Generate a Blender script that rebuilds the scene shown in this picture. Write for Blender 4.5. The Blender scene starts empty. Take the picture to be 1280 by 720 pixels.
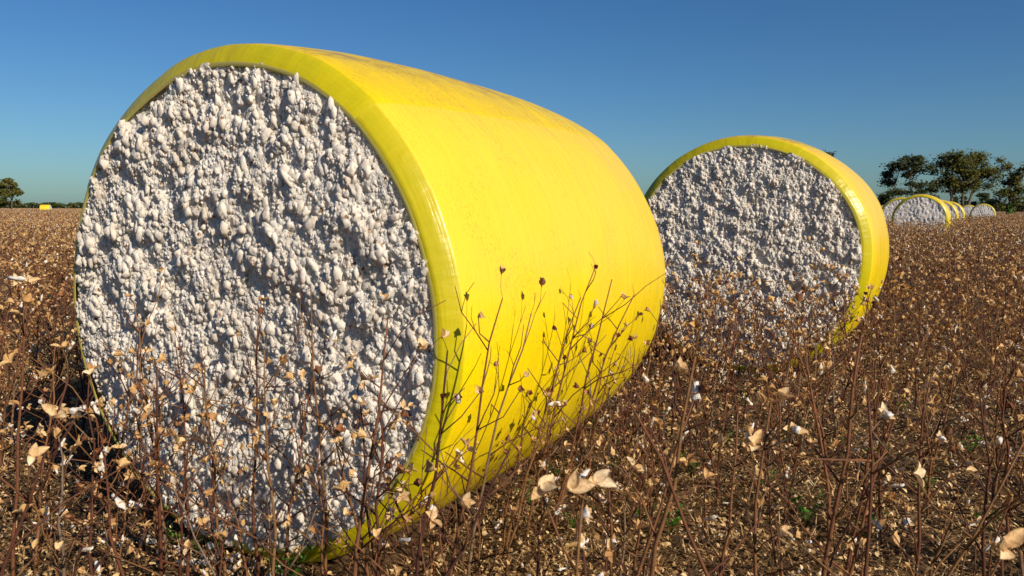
import bpy, math, random
import numpy as np
from mathutils import Vector, Matrix, Euler, noise

random.seed(7)
PI = math.pi
R_ = math.radians
scene = bpy.context.scene
COL = scene.collection

# ------------------------------------------------------------------ camera
F_PX = 961.9          # focal length in pixels of the 1280 wide photograph
EYE = 1.564
PITCH = math.atan(98.7 / F_PX)
ROLL = 0.0033
cam_d = bpy.data.cameras.new('camera')
cam_d.sensor_width = 36.0
cam_d.lens = F_PX / 1280 * 36.0
cam_d.clip_start = 0.05
cam_d.clip_end = 9000
cam_d.dof.use_dof = True
cam_d.dof.focus_distance = 4.2
cam_d.dof.aperture_fstop = 9.0
cam = bpy.data.objects.new('camera', cam_d)
COL.objects.link(cam)
cam.matrix_world = Matrix.Translation((0, 0, EYE)) @ Euler((PI / 2 - PITCH, 0, 0)).to_matrix().to_4x4() @ Matrix.Rotation(ROLL, 4, 'Z')
scene.camera = cam
CP, SP = math.cos(PITCH), math.sin(PITCH)


def at(px, py, Y):
    """world point seen at photo pixel (px, py), Y metres ahead of the camera"""
    x, y = px - 640, 360 - py
    c, s = math.cos(ROLL), math.sin(ROLL)
    x, y = c * x - s * y, s * x + c * y
    dx, dv, dd = x / F_PX, y / F_PX, 1.0
    wy = dd * CP + dv * SP
    wz = dv * CP - dd * SP
    k = Y / wy
    return Vector((dx * k, Y, EYE + wz * k))


# ------------------------------------------------------------------ light
SUN_EL, SUN_AZ = R_(30), R_(-48)      # azimuth measured from +X, counter-clockwise
sd = Vector((math.cos(SUN_EL) * math.cos(SUN_AZ), math.cos(SUN_EL) * math.sin(SUN_AZ), math.sin(SUN_EL)))
w = bpy.data.worlds.new('World')
scene.world = w
w.use_nodes = True
nt = w.node_tree
nt.nodes.clear()
sky = nt.nodes.new('ShaderNodeTexSky')
sky.sky_type = 'NISHITA'
sky.sun_disc = False
sky.sun_elevation = SUN_EL
sky.sun_rotation = PI / 2 - SUN_AZ      # nishita: rotation 0 is +Y, clockwise
sky.altitude = 0
sky.air_density = 1.0
sky.dust_density = 0.6
sky.ozone_density = 2.0
hs = nt.nodes.new('ShaderNodeHueSaturation')
hs.inputs['Saturation'].default_value = 1.2
hs.inputs['Value'].default_value = 1.0
bg = nt.nodes.new('ShaderNodeBackground')
bg.inputs[1].default_value = 0.062
ow = nt.nodes.new('ShaderNodeOutputWorld')
nt.links.new(sky.outputs[0], hs.inputs['Color'])
tint = nt.nodes.new('ShaderNodeMix')
tint.data_type = 'RGBA'
tint.blend_type = 'MULTIPLY'
tint.inputs[0].default_value = 1.0
tint.inputs[7].default_value = (0.55, 0.845, 1.13, 1)
nt.links.new(hs.outputs[0], tint.inputs[6])
nt.links.new(tint.outputs[2], bg.inputs[0])
nt.links.new(bg.outputs[0], ow.inputs[0])
sl = bpy.data.lights.new('sun', 'SUN')
sl.energy = 5.0
sl.angle = R_(0.5)
sl.color = (1.0, 0.87, 0.70)
so = bpy.data.objects.new('sun', sl)
COL.objects.link(so)
so.rotation_euler = sd.to_track_quat('Z', 'Y').to_euler()
scene.view_settings.view_transform = 'Standard'
scene.view_settings.look = 'None'
scene.view_settings.exposure = 0.18
scene.view_settings.gamma = 1.0
scene.view_settings.use_curve_mapping = False
try:
    scene.cycles.max_bounces = 6
    scene.cycles.diffuse_bounces = 3
    scene.cycles.use_denoising = True
except Exception:
    pass


# ------------------------------------------------------------------ materials
class NT:
    def __init__(self, name):
        self.m = bpy.data.materials.new(name)
        self.m.use_nodes = True
        self.t = self.m.node_tree
        self.b = self.t.nodes['Principled BSDF']

    def n(self, typ, **kw):
        nd = self.t.nodes.new(typ)
        for k, v in kw.items():
            if k.startswith('i_'):
                key = k[2:]
                nd.inputs[int(key) if key.isdigit() else key.replace('_', ' ')].default_value = v
            else:
                setattr(nd, k, v)
        return nd

    def l(self, a, b):
        self.t.links.new(a, b)

    def ramp(self, fac, stops, interp='LINEAR'):
        r = self.n('ShaderNodeValToRGB')
        r.color_ramp.interpolation = interp
        e = r.color_ramp.elements
        while len(e) < len(stops):
            e.new(0.5)
        for el, (p, c) in zip(e, stops):
            el.position = p
            el.color = (*c, 1) if len(c) == 3 else c
        self.l(fac, r.inputs[0])
        return r.outputs[0]

    def noise(self, vec, scale, detail=3, rough=0.55, dist=0.0):
        nd = self.n('ShaderNodeTexNoise')
        nd.inputs['Scale'].default_value = scale
        nd.inputs['Detail'].default_value = detail
        nd.inputs['Roughness'].default_value = rough
        nd.inputs['Distortion'].default_value = dist
        if vec is not None:
            self.l(vec, nd.inputs['Vector'])
        return nd.outputs[0]

    def mix(self, fac, a, b, mode='MIX'):
        nd = self.n('ShaderNodeMix', data_type='RGBA', blend_type=mode)
        for s, v in ((nd.inputs[0], fac), (nd.inputs[6], a), (nd.inputs[7], b)):
            if isinstance(v, (int, float)):
                s.default_value = v
            elif isinstance(v, tuple):
                s.default_value = (*v, 1)
            else:
                self.l(v, s)
        return nd.outputs[2]

    def math(self, op, a, b=None, c=None, clamp=False):
        nd = self.n('ShaderNodeMath', operation=op)
        nd.use_clamp = clamp
        for i, v in enumerate((a, b, c)):
            if v is None:
                continue
            if isinstance(v, (int, float)):
                nd.inputs[i].default_value = v
            else:
                self.l(v, nd.inputs[i])
        return nd.outputs[0]

    def bump(self, h, strength, dist):
        nd = self.n('ShaderNodeBump')
        nd.inputs['Strength'].default_value = strength
        nd.inputs['Distance'].default_value = dist
        self.l(h, nd.inputs['Height'])
        self.l(nd.outputs[0], self.b.inputs['Normal'])

    def coord(self, which='Object', scale=None, rot=None):
        tc = self.n('ShaderNodeTexCoord')
        o = tc.outputs[which]
        if scale is not None:
            mp = self.n('ShaderNodeMapping')
            mp.inputs['Scale'].default_value = scale
            if rot:
                mp.inputs['Rotation'].default_value = rot
            self.l(o, mp.inputs[0])
            o = mp.outputs[0]
        return o

    def island(self):
        g = self.n('ShaderNodeNewGeometry')
        oi = self.n('ShaderNodeObjectInfo')
        a = self.math('ADD', g.outputs['Random Per Island'], oi.outputs['Random'])
        return self.math('FRACT', a), g.outputs['Backfacing']


def m_cotton():
    t = NT('seed_cotton')
    o = t.coord('Object')
    n1 = t.noise(o, 9, 4)
    base = t.ramp(n1, [(0.3, (0.57, 0.50, 0.425)), (0.5, (0.70, 0.64, 0.56)), (0.75, (0.80, 0.745, 0.675))])
    v = t.n('ShaderNodeTexVoronoi')
    v.inputs['Scale'].default_value = 34
    t.l(o, v.inputs['Vector'])
    sp = t.math('LESS_THAN', v.outputs['Distance'], 0.30)
    keep = t.math('GREATER_THAN', t.n('ShaderNodeSeparateColor').outputs[0], 0.5)
    sc = t.n('ShaderNodeSeparateColor')
    t.l(v.outputs['Color'], sc.inputs[0])
    keep = t.math('GREATER_THAN', sc.outputs[0], 0.80)
    f = t.math('MULTIPLY', sp, keep)
    f = t.math('MULTIPLY', f, t.math('GREATER_THAN', t.noise(o, 120, 2), 0.46))
    trash = t.mix(sc.outputs[1], (0.16, 0.07, 0.03), (0.34, 0.20, 0.10))
    c = t.mix(f, base, trash)
    # faint warm seed stains
    st = t.ramp(t.noise(o, 26, 3), [(0.62, (0, 0, 0)), (0.75, (0.5, 0.5, 0.5))])
    c = t.mix(st, c, (0.56, 0.44, 0.33))
    t.l(c, t.b.inputs['Base Color'])
    t.b.inputs['Roughness'].default_value = 1.0
    t.b.inputs['Specular IOR Level'].default_value = 0.05
    t.b.inputs['Subsurface Weight'].default_value = 0.45
    t.b.inputs['Subsurface Radius'].default_value = (1.0, 0.85, 0.7)
    t.b.inputs['Subsurface Scale'].default_value = 0.010
    fz = t.math('ADD', t.noise(o, 150, 3, 0.7), t.noise(o, 420, 2, 0.7))
    fz = t.math('ADD', fz, t.math('MULTIPLY', t.noise(t.coord('Object', (1, 1, .55)), 70, 4, 0.75), 2.0))
    t.bump(fz, 0.5, 0.006)
    return t.m


def m_wrap(name, flap=False):
    t = NT(name)
    uvn = t.n('ShaderNodeUVMap')
    uv = uvn.outputs[0]                       # u = turn round the bale, v = metres along it
    sx = t.n('ShaderNodeSeparateXYZ')
    t.l(uv, sx.inputs[0])
    u, v = sx.outputs[0], sx.outputs[1]
    ob = t.coord('Object')

    def nz(su, sv, scale, detail=3, rough=0.6):
        mp = t.n('ShaderNodeMapping')
        mp.inputs['Scale'].default_value = (su, sv, 1)
        t.l(uv, mp.inputs[0])
        return t.noise(mp.outputs[0], scale, detail, rough)
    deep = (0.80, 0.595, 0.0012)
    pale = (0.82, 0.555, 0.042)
    # paler yellow above a ragged edge part way up the side
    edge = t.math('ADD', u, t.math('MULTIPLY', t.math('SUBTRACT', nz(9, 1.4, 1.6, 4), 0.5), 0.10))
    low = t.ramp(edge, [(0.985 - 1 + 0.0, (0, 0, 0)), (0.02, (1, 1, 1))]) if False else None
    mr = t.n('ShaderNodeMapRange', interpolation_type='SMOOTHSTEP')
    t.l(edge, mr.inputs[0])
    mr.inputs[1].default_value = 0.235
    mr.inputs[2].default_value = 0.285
    pale_zone = mr.outputs[0]
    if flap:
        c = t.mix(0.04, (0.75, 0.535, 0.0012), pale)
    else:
        c = t.mix(t.math('MULTIPLY', pale_zone, 0.9), deep, pale)
    # blotchy tone
    bl = nz(6, 1, 2.2, 4)
    c = t.mix(t.ramp(bl, [(0.35, (0, 0, 0)), (0.8, (0.35, 0.35, 0.35))]), c, (0.77, 0.52, 0.003))
    # fine dust specks dragged round the bale
    sp = nz(26, 90, 1.0, 3, 0.7)
    sp2 = nz(150, 55, 1.0, 2, 0.6)
    dust = t.math('MULTIPLY', t.ramp(sp, [(0.52, (0, 0, 0)), (0.72, (1, 1, 1))]), t.ramp(sp2, [(0.50, (0, 0, 0)), (0.66, (1, 1, 1))]))
    c = t.mix(t.math('MULTIPLY', dust, 0.75 if flap else 0.35), c, (0.40, 0.22, 0.03))
    # brown grime on the top of the bale, where the handler gripped it
    top = t.n('ShaderNodeMapRange', interpolation_type='SMOOTHSTEP')
    t.l(t.math('ABSOLUTE', t.math('SUBTRACT', u, 0.475)), top.inputs[0])
    top.inputs[1].default_value = 0.085
    top.inputs[2].default_value = 0.02
    gr = t.math('MULTIPLY', top.outputs[0], t.ramp(nz(46, 3.0, 1.0, 6, 0.75), [(0.46, (0, 0, 0)), (0.60, (1, 1, 1))]))
    c = t.mix(t.math('MULTIPLY', gr, 0.70), c, (0.30, 0.165, 0.016))
    # specks of soil and leaf dust stuck all over
    s1 = t.ramp(t.noise(ob, 75, 3, 0.7), [(0.53, (0, 0, 0)), (0.61, (1, 1, 1))])
    s2 = t.ramp(t.noise(ob, 3.2, 3, 0.6), [(0.44, (0, 0, 0)), (0.65, (1, 1, 1))])
    c = t.mix(t.math('MULTIPLY', t.math('MULTIPLY', s1, s2), 0.62 if flap else 0.34), c, (0.30, 0.19, 0.03))
    s3 = t.ramp(t.noise(ob, 230, 2, 0.6), [(0.60, (0, 0, 0)), (0.68, (1, 1, 1))])
    c = t.mix(t.math('MULTIPLY', s3, 0.38), c, (0.28, 0.17, 0.03))
    # scratches along the rolling direction
    sc = t.ramp(nz(5, 130, 1.0, 2, 0.5), [(0.66, (0, 0, 0)), (0.74, (1, 1, 1))])
    c = t.mix(t.math('MULTIPLY', sc, 0.10), c, (0.62, 0.36, 0.01))
    # the film folded in over both ends is darker and greener
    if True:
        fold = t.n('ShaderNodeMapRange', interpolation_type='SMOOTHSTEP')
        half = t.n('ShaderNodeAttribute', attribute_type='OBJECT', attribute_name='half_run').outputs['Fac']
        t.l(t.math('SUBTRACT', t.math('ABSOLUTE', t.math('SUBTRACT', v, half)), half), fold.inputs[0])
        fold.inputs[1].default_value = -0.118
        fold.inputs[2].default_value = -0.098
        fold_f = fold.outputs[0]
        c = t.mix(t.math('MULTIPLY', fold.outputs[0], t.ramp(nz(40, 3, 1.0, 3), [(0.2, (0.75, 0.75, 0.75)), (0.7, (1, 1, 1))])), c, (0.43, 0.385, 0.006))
    t.l(c, t.b.inputs['Base Color'])
    t.b.inputs['Roughness'].default_value = 0.42
    t.l(t.ramp(nz(8, 6, 1.5, 4), [(0.3, (0.22, 0.22, 0.22)), (0.7, (0.40, 0.40, 0.40))]), t.b.inputs['Roughness'])
    t.b.inputs['Specular IOR Level'].default_value = 0.30
    h = t.math('ADD', t.math('MULTIPLY', nz(10, 14, 1.3, 4, 0.6), 1.0), t.math('MULTIPLY', nz(4, 60, 1.0, 2), 0.25))
    h = t.math('ADD', h, t.math('MULTIPLY', t.noise(ob, 5, 3), 1.4))
    # puckers where the film is drawn in over the end
    h = t.math('ADD', h, t.math('MULTIPLY', t.math('MULTIPLY', nz(70, 2.5, 1.0, 3, 0.6), fold_f), 1.6))
    t.bump(h, 0.45, 0.010)
    return t.m


def m_film_edge():
    t = NT('clear_film_lip')
    t.b.inputs['Base Color'].default_value = (0.62, 0.55, 0.16, 1)
    t.b.inputs['Roughness'].default_value = 0.3
    t.b.inputs['Transmission Weight'].default_value = 0.35
    t.b.inputs['IOR'].default_value = 1.25
    return t.m


def m_far_cotton():
    t = NT('far_bale_cotton')
    o = t.coord('Object')
    c = t.ramp(t.noise(o, 12, 4, 0.7), [(0.3, (0.50, 0.45, 0.40)), (0.55, (0.78, 0.74, 0.69))])
    t.l(c, t.b.inputs['Base Color'])
    t.b.inputs['Roughness'].default_value = 1.0
    t.bump(t.noise(o, 14, 3, 0.7), 1.0, 0.06)
    return t.m


def m_stalk():
    t = NT('dry_stalk')
    rnd, _ = t.island()
    o = t.coord('Object')
    c = t.ramp(rnd, [(0.0, (0.052, 0.018, 0.013)), (0.3, (0.122, 0.042, 0.022)), (0.6, (0.19, 0.080, 0.034)),
                     (0.88, (0.21, 0.105, 0.036)), (1.0, (0.20, 0.15, 0.115))])
    n = t.noise(o, 60, 3, 0.7)
    c = t.mix(t.ramp(n, [(0.4, (0, 0, 0)), (0.75, (0.6, 0.6, 0.6))]), c, (0.035, 0.016, 0.012))
    t.l(c, t.b.inputs['Base Color'])
    t.b.inputs['Roughness'].default_value = 0.75
    t.b.inputs['Specular IOR Level'].default_value = 0.25
    t.bump(n, 0.4, 0.002)
    return t.m


def m_burr(name, ins, outs):
    t = NT(name)
    rnd, back = t.island()
    o = t.coord('Object')
    ci = t.ramp(rnd, ins)
    co = t.ramp(rnd, outs)
    c = t.mix(back, co, ci)
    st = t.math('ADD', t.math('MULTIPLY', t.noise(o, 150, 3, 0.65), .6), t.math('MULTIPLY', t.noise(o, 45, 3, 0.6), .4))
    c = t.mix(t.ramp(st, [(0.46, (0, 0, 0)), (0.64, (0.75, 0.75, 0.75))]), c, (0.26, 0.13, 0.05))
    t.l(c, t.b.inputs['Base Color'])
    t.b.inputs['Roughness'].default_value = 0.7
    t.b.inputs['Specular IOR Level'].default_value = 0.3
    # dry husk lets a little light through
    tr = t.n('ShaderNodeBsdfTranslucent')
    t.l(c, tr.inputs[0])
    mx = t.n('ShaderNodeMixShader')
    mx.inputs[0].default_value = 0.22
    out = t.t.nodes['Material Output']
    t.l(t.b.outputs[0], mx.inputs[1])
    t.l(tr.outputs[0], mx.inputs[2])
    t.l(mx.outputs[0], out.inputs[0])
    t.bump(st, 0.6, 0.004)
    return t.m


def m_lint():
    t = NT('cotton_lint')
    rnd, _ = t.island()
    o = t.coord('Object')
    c = t.ramp(rnd, [(0, (0.55, 0.51, 0.46)), (0.6, (0.72, 0.69, 0.64)), (1, (0.64, 0.57, 0.48))])
    t.l(c, t.b.inputs['Base Color'])
    t.b.inputs['Roughness'].default_value = 1.0
    t.b.inputs['Specular IOR Level'].default_value = 0.05
    t.bump(t.noise(o, 160, 3, 0.7), 0.7, 0.005)
    return t.m


def m_litter():
    t = NT('leaf_litter')
    rnd, _ = t.island()
    c = t.ramp(rnd, [(0, (0.05, 0.027, 0.012)), (0.28, (0.15, 0.08, 0.034)), (0.5, (0.34, 0.205, 0.085)),
                     (0.78, (0.55, 0.36, 0.16)), (1.0, (0.72, 0.54, 0.30))])
    t.l(c, t.b.inputs['Base Color'])
    t.b.inputs['Roughness'].default_value = 0.85
    t.b.inputs['Specular IOR Level'].default_value = 0.2
    return t.m


def m_ground():
    t = NT('soil')
    o = t.coord('Object')
    n1 = t.noise(o, 1.1, 5, 0.6)
    n2 = t.noise(o, 38, 5, 0.7)
    c = t.ramp(n2, [(0.30, (0.04, 0.025, 0.015)), (0.46, (0.11, 0.066, 0.034)), (0.58, (0.20, 0.12, 0.056)), (0.72, (0.34, 0.215, 0.10))])
    c = t.mix(t.ramp(n1, [(0.35, (0, 0, 0)), (0.7, (0.5, 0.5, 0.5))]), c, (0.085, 0.047, 0.026))
    t.l(c, t.b.inputs['Base Color'])
    t.b.inputs['Roughness'].default_value = 0.95
    t.b.inputs['Specular IOR Level'].default_value = 0.15
    t.bump(t.math('ADD', n2, t.noise(o, 9, 4, 0.6)), 0.9, 0.03)
    return t.m


def m_leaf(name, stops):
    t = NT(name)
    rnd, _ = t.island()
    o = t.coord('Object')
    c = t.ramp(t.math('FRACT', t.math('ADD', rnd, t.noise(o, 0.35, 2))), stops)
    t.l(c, t.b.inputs['Base Color'])
    t.b.inputs['Roughness'].default_value = 0.6
    t.b.inputs['Specular IOR Level'].default_value = 0.25
    tr = t.n('ShaderNodeBsdfTranslucent')
    t.l(c, tr.inputs[0])
    mx = t.n('ShaderNodeMixShader')
    mx.inputs[0].default_value = 0.25
    out = t.t.nodes['Material Output']
    t.l(t.b.outputs[0], mx.inputs[1])
    t.l(tr.outputs[0], mx.inputs[2])
    t.l(mx.outputs[0], out.inputs[0])
    return t.m


def m_bark():
    t = NT('tree_bark')
    o = t.coord('Object', (1, 1, 0.25))
    n = t.noise(o, 4, 4, 0.6)
    t.l(t.ramp(n, [(0.3, (0.05, 0.038, 0.028)), (0.7, (0.13, 0.10, 0.075))]), t.b.inputs['Base Color'])
    t.b.inputs['Roughness'].default_value = 0.95
    return t.m


M_COTTON, M_FARCOT = m_cotton(), m_far_cotton()
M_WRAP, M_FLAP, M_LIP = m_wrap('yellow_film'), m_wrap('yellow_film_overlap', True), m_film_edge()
M_STALK, M_LINT, M_LITTER, M_GROUND = m_stalk(), m_lint(), m_litter(), m_ground()
M_BURR = m_burr('tan_husk', [(0, (0.68, 0.42, 0.17)), (0.35, (0.42, 0.22, 0.08)), (0.65, (0.78, 0.53, 0.25)), (1, (0.86, 0.67, 0.40))],
                [(0, (0.64, 0.38, 0.14)), (0.5, (0.80, 0.54, 0.25)), (0.8, (0.56, 0.31, 0.11)), (1, (0.36, 0.19, 0.075))])
M_REDB = m_burr('red_brown_husk', [(0, (0.34, 0.12, 0.05)), (0.5, (0.42, 0.20, 0.09)), (1, (0.55, 0.30, 0.14))],
                [(0, (0.10, 0.035, 0.018)), (0.6, (0.20, 0.075, 0.032)), (1, (0.13, 0.06, 0.04))])
M_PALE = m_burr('pale_husk', [(0, (0.86, 0.66, 0.40)), (0.5, (0.74, 0.50, 0.24)), (1, (0.90, 0.74, 0.50))],
                [(0, (0.84, 0.62, 0.34)), (0.6, (0.78, 0.53, 0.26)), (1, (0.60, 0.36, 0.15))])
M_TREE = m_leaf('tree_leaves', [(0, (0.035, 0.045, 0.009)), (0.5, (0.075, 0.085, 0.013)), (0.8, (0.13, 0.12, 0.018)), (1, (0.17, 0.135, 0.025))])
M_DTREE = m_leaf('dark_tree_leaves', [(0, (0.022, 0.034, 0.009)), (0.6, (0.045, 0.060, 0.014)), (1, (0.085, 0.085, 0.018))])
M_WEED = m_leaf('weed_leaves', [(0, (0.045, 0.13, 0.012)), (0.6, (0.08, 0.20, 0.02)), (1, (0.14, 0.24, 0.035))])
M_BARK = m_bark()


# ------------------------------------------------------------------ mesh builder
class MB:
    def __init__(self):
        self.v, self.f, self.mi = [], [], []

    def add(self, vs, fs, mi=0):
        o = len(self.v)
        self.v.extend(vs)
        self.f.extend([tuple(i + o for i in f) for f in fs])
        self.mi.extend([mi] * len(fs))

    def tube(self, pts, rad, n=5, mi=0, cap=True):
        pts = [Vector(p) for p in pts]
        vs, fs = [], []
        up = None
        for i, p in enumerate(pts):
            a = pts[min(i + 1, len(pts) - 1)] - pts[max(i - 1, 0)]
            if a.length < 1e-7:
                a = Vector((0, 0, 1))
            a.normalize()
            if up is None:
                up = a.orthogonal().normalized()
            else:
                up = (up - a * up.dot(a))
                up = up.normalized() if up.length > 1e-5 else a.orthogonal().normalized()
            s = a.cross(up)
            for k in range(n):
                t = 2 * PI * k / n
                vs.append(p + (up * math.cos(t) + s * math.sin(t)) * rad[i])
        for i in range(len(pts) - 1):
            for k in range(n):
                a, b = i * n + k, i * n + (k + 1) % n
                fs.append((a, b, b + n, a + n))
        if cap:
            fs.append(tuple(range(n - 1, -1, -1)))
            e = (len(pts) - 1) * n
            fs.append(tuple(range(e, e + n)))
        self.add(vs, fs, mi)

    def join(self, other_v, other_f, mat, mi):
        self.add([mat @ Vector(p) for p in other_v], other_f, mi)

    def mesh(self, name, mats, smooth=True):
        me = bpy.data.meshes.new(name)
        me.from_pydata([tuple(p) for p in self.v], [], self.f)
        for m in mats:
            me.materials.append(m)
        if len(mats) > 1:
            me.polygons.foreach_set('material_index', self.mi)
        me.polygons.foreach_set('use_smooth', [smooth] * len(me.polygons))
        me.update()
        return me


def np_mesh(name, V, Fq, mats, smooth=True, mi=None):
    """V (n,3) floats, Fq (m,k) ints, all faces of k corners"""
    me = bpy.data.meshes.new(name)
    V = np.asarray(V, np.float32)
    Fq = np.asarray(Fq, np.int32)
    me.vertices.add(len(V))
    me.vertices.foreach_set('co', V.ravel())
    k = Fq.shape[1]
    me.loops.add(Fq.size)
    me.loops.foreach_set('vertex_index', Fq.ravel())
    me.polygons.add(len(Fq))
    me.polygons.foreach_set('loop_start', np.arange(0, Fq.size, k, dtype=np.int32))
    me.polygons.foreach_set('loop_total', np.full(len(Fq), k, np.int32))
    me.polygons.foreach_set('use_smooth', np.full(len(Fq), smooth, bool))
    if mi is not None:
        me.polygons.foreach_set('material_index', np.asarray(mi, np.int32))
    for m in mats:
        me.materials.append(m)
    me.update(calc_edges=True)
    me.validate()
    return me


def obj(name, me, parent=None, loc=None):
    o = bpy.data.objects.new(name, me)
    COL.objects.link(o)
    if parent:
        o.parent = parent
    if loc is not None:
        o.location = loc
    return o


def tag(o, label=None, cat=None, group=None, kind=None):
    if label:
        o['label'] = label
    if cat:
        o['category'] = cat
    if group:
        o['group'] = group
    if kind:
        o['kind'] = kind
    return o


# ------------------------------------------------------------------ ground
def build_ground():
    V, F = [], []
    radii = [0.0] + list(np.geomspace(0.25, 6000, 150))
    na = 220
    V.append((0, 4, 0))
    for r in radii[1:]:
        for k in range(na):
            a = 2 * PI * k / na
            x, y = r * math.cos(a), 4 + r * math.sin(a)
            z = 0
            if r < 60:
                fade = max(0, 1 - r / 60)
                z = fade * (0.030 * noise.noise((x * 1.7, y * 1.7, 3)) + 0.022 * noise.noise((x * 5, y * 5, 9)) + 0.012 * noise.noise((x * 13, y * 13, 5)))
            V.append((x, y, z))
    T = []
    for k in range(na):
        T.append((0, 1 + k, 1 + (k + 1) % na, 0))
    F = []
    for i in range(len(radii) - 2):
        for k in range(na):
            a = 1 + i * na + k
            b = 1 + i * na + (k + 1) % na
            F.append((a, a + na, b + na, b))
    mb = MB()
    mb.v = V
    mb.f = F + [t[:3] for t in T]
    mb.mi = [0] * len(mb.f)
    o = obj('ground', mb.mesh('ground', [M_GROUND]))
    tag(o, kind='structure')


build_ground()

# ------------------------------------------------------------------ bales
RAD, SQ = 1.15, 0.969


def prof_r(y, L):
    """wrap radius at distance y behind the front crease"""
    t = (y - L / 2) / (L / 2)
    return RAD + 0.050 * max(0, 1 - abs(t) ** 3.2)


def wrap_point(th, r, y, seed, wob=1.0):
    wv = 0.020 * noise.noise((math.cos(th) * 1.6 + seed, math.sin(th) * 1.6, y * 0.7)) * wob
    wv += 0.004 * noise.noise((math.cos(th) * 5 + seed, math.sin(th) * 5, y * 2.5)) * wob
    r = r + wv
    x = r * math.cos(th)
    z = RAD * SQ + r * (SQ if th < 0 or th > PI else 1.012) * math.sin(th)
    if z < 0.03:
        z = 0.03 - (0.03 - z) * 0.35
    return (x, y, z)


PROF = [(1.060, -0.042), (1.066, -0.046), (1.088, -0.036), (1.112, -0.018), (1.134, 0.000), (1.147, 0.013), (1.1525, 0.028), (1.155, 0.05)]


RUN = {}


def build_wrap(L, seed, nth=200, ny=40):
    prof = PROF
    mid = [(prof_r(y, L) + 0.003, y) for y in np.linspace(0.08, L - 0.08, ny)]
    rear = [(r, L - y) for r, y in reversed(prof)]
    P = prof + mid + rear
    V, UV = [], []
    s = 0.0
    for i, (r, y) in enumerate(P):
        if i:
            s += math.hypot(r - P[i - 1][0], y - P[i - 1][1])
        for k in range(nth + 1):
            th = -PI / 2 + 2 * PI * k / nth
            V.append(wrap_point(th, r, y, seed))
            UV.append((k / nth, s))
    RUN[L] = s / 2
    n1 = nth + 1
    F = [(i * n1 + k, i * n1 + k + 1, (i + 1) * n1 + k + 1, (i + 1) * n1 + k) for i in range(len(P) - 1) for k in range(nth)]
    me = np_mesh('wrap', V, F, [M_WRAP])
    lay = me.uv_layers.new(name='UVMap')
    li = np.empty(len(me.loops), np.int32)
    me.loops.foreach_get('vertex_index', li)
    lay.data.foreach_set('uv', np.asarray(UV, np.float32)[li].ravel())
    return me


def build_flap(L, seed, th0, th1, nth=90):
    """the last turn of film, lying on the wrap and ending in a straight seam along the bale"""
    V, UV = [], []
    P = PROF[1:] + [(prof_r(y, L) + 0.003, y) for y in np.linspace(0.08, L - 0.08, 40)] + [(r, L - y) for r, y in reversed(PROF[1:])]
    ny = len(P)
    s = 0.0
    for j, (r, y) in enumerate(P):
        if j:
            s += math.hypot(r - P[j - 1][0], y - P[j - 1][1])
        for k in range(nth + 1):
            a = th0 + (th1 - th0) * k / nth + (0.014 * noise.noise((y * 2.2, seed, 1)) if k < 2 else 0)
            lift = 0.0022 if 0 < k < nth else -0.001
            V.append(wrap_point(a, r + lift, y - (lift if y < 0.02 else 0) + (lift if y > L - 0.02 else 0), seed))
            UV.append(((a + PI / 2) / (2 * PI), s))
    n1 = nth + 1
    F = [(j * n1 + k, j * n1 + k + 1, (j + 1) * n1 + k + 1, (j + 1) * n1 + k) for j in range(ny - 1) for k in range(nth)]
    # thickness at the seam edge
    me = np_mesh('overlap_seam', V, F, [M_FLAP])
    lay = me.uv_layers.new(name='UVMap')
    li = np.empty(len(me.loops), np.int32)
    me.loops.foreach_get('vertex_index', li)
    lay.data.foreach_set('uv', np.asarray(UV, np.float32)[li].ravel())
    return me


def build_lip(seed, nth=240):
    """thin clear edge of the film curling over the cotton"""
    V, F = [], []
    for k in range(nth):
        th = -PI / 2 + 2 * PI * k / nth
        wv = 0.006 * noise.noise((math.cos(th) * 4, math.sin(th) * 4, seed)) + 0.003 * noise.noise((math.cos(th) * 15, math.sin(th) * 15, seed))
        for r, y in ((1.071, -0.0475), (1.061 + wv * 0.5, -0.0495 + wv * .4), (1.052 + wv * .8, -0.046 - wv * .5)):
            V.append(wrap_point(th, r, y, seed, 0.9))
    for k in range(nth):
        for j in range(2):
            a, b = k * 3 + j, ((k + 1) % nth) * 3 + j
            F.append((a, b, b + 1, a + 1))
    return np_mesh('film_edge', V, F, [M_LIP])


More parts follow.
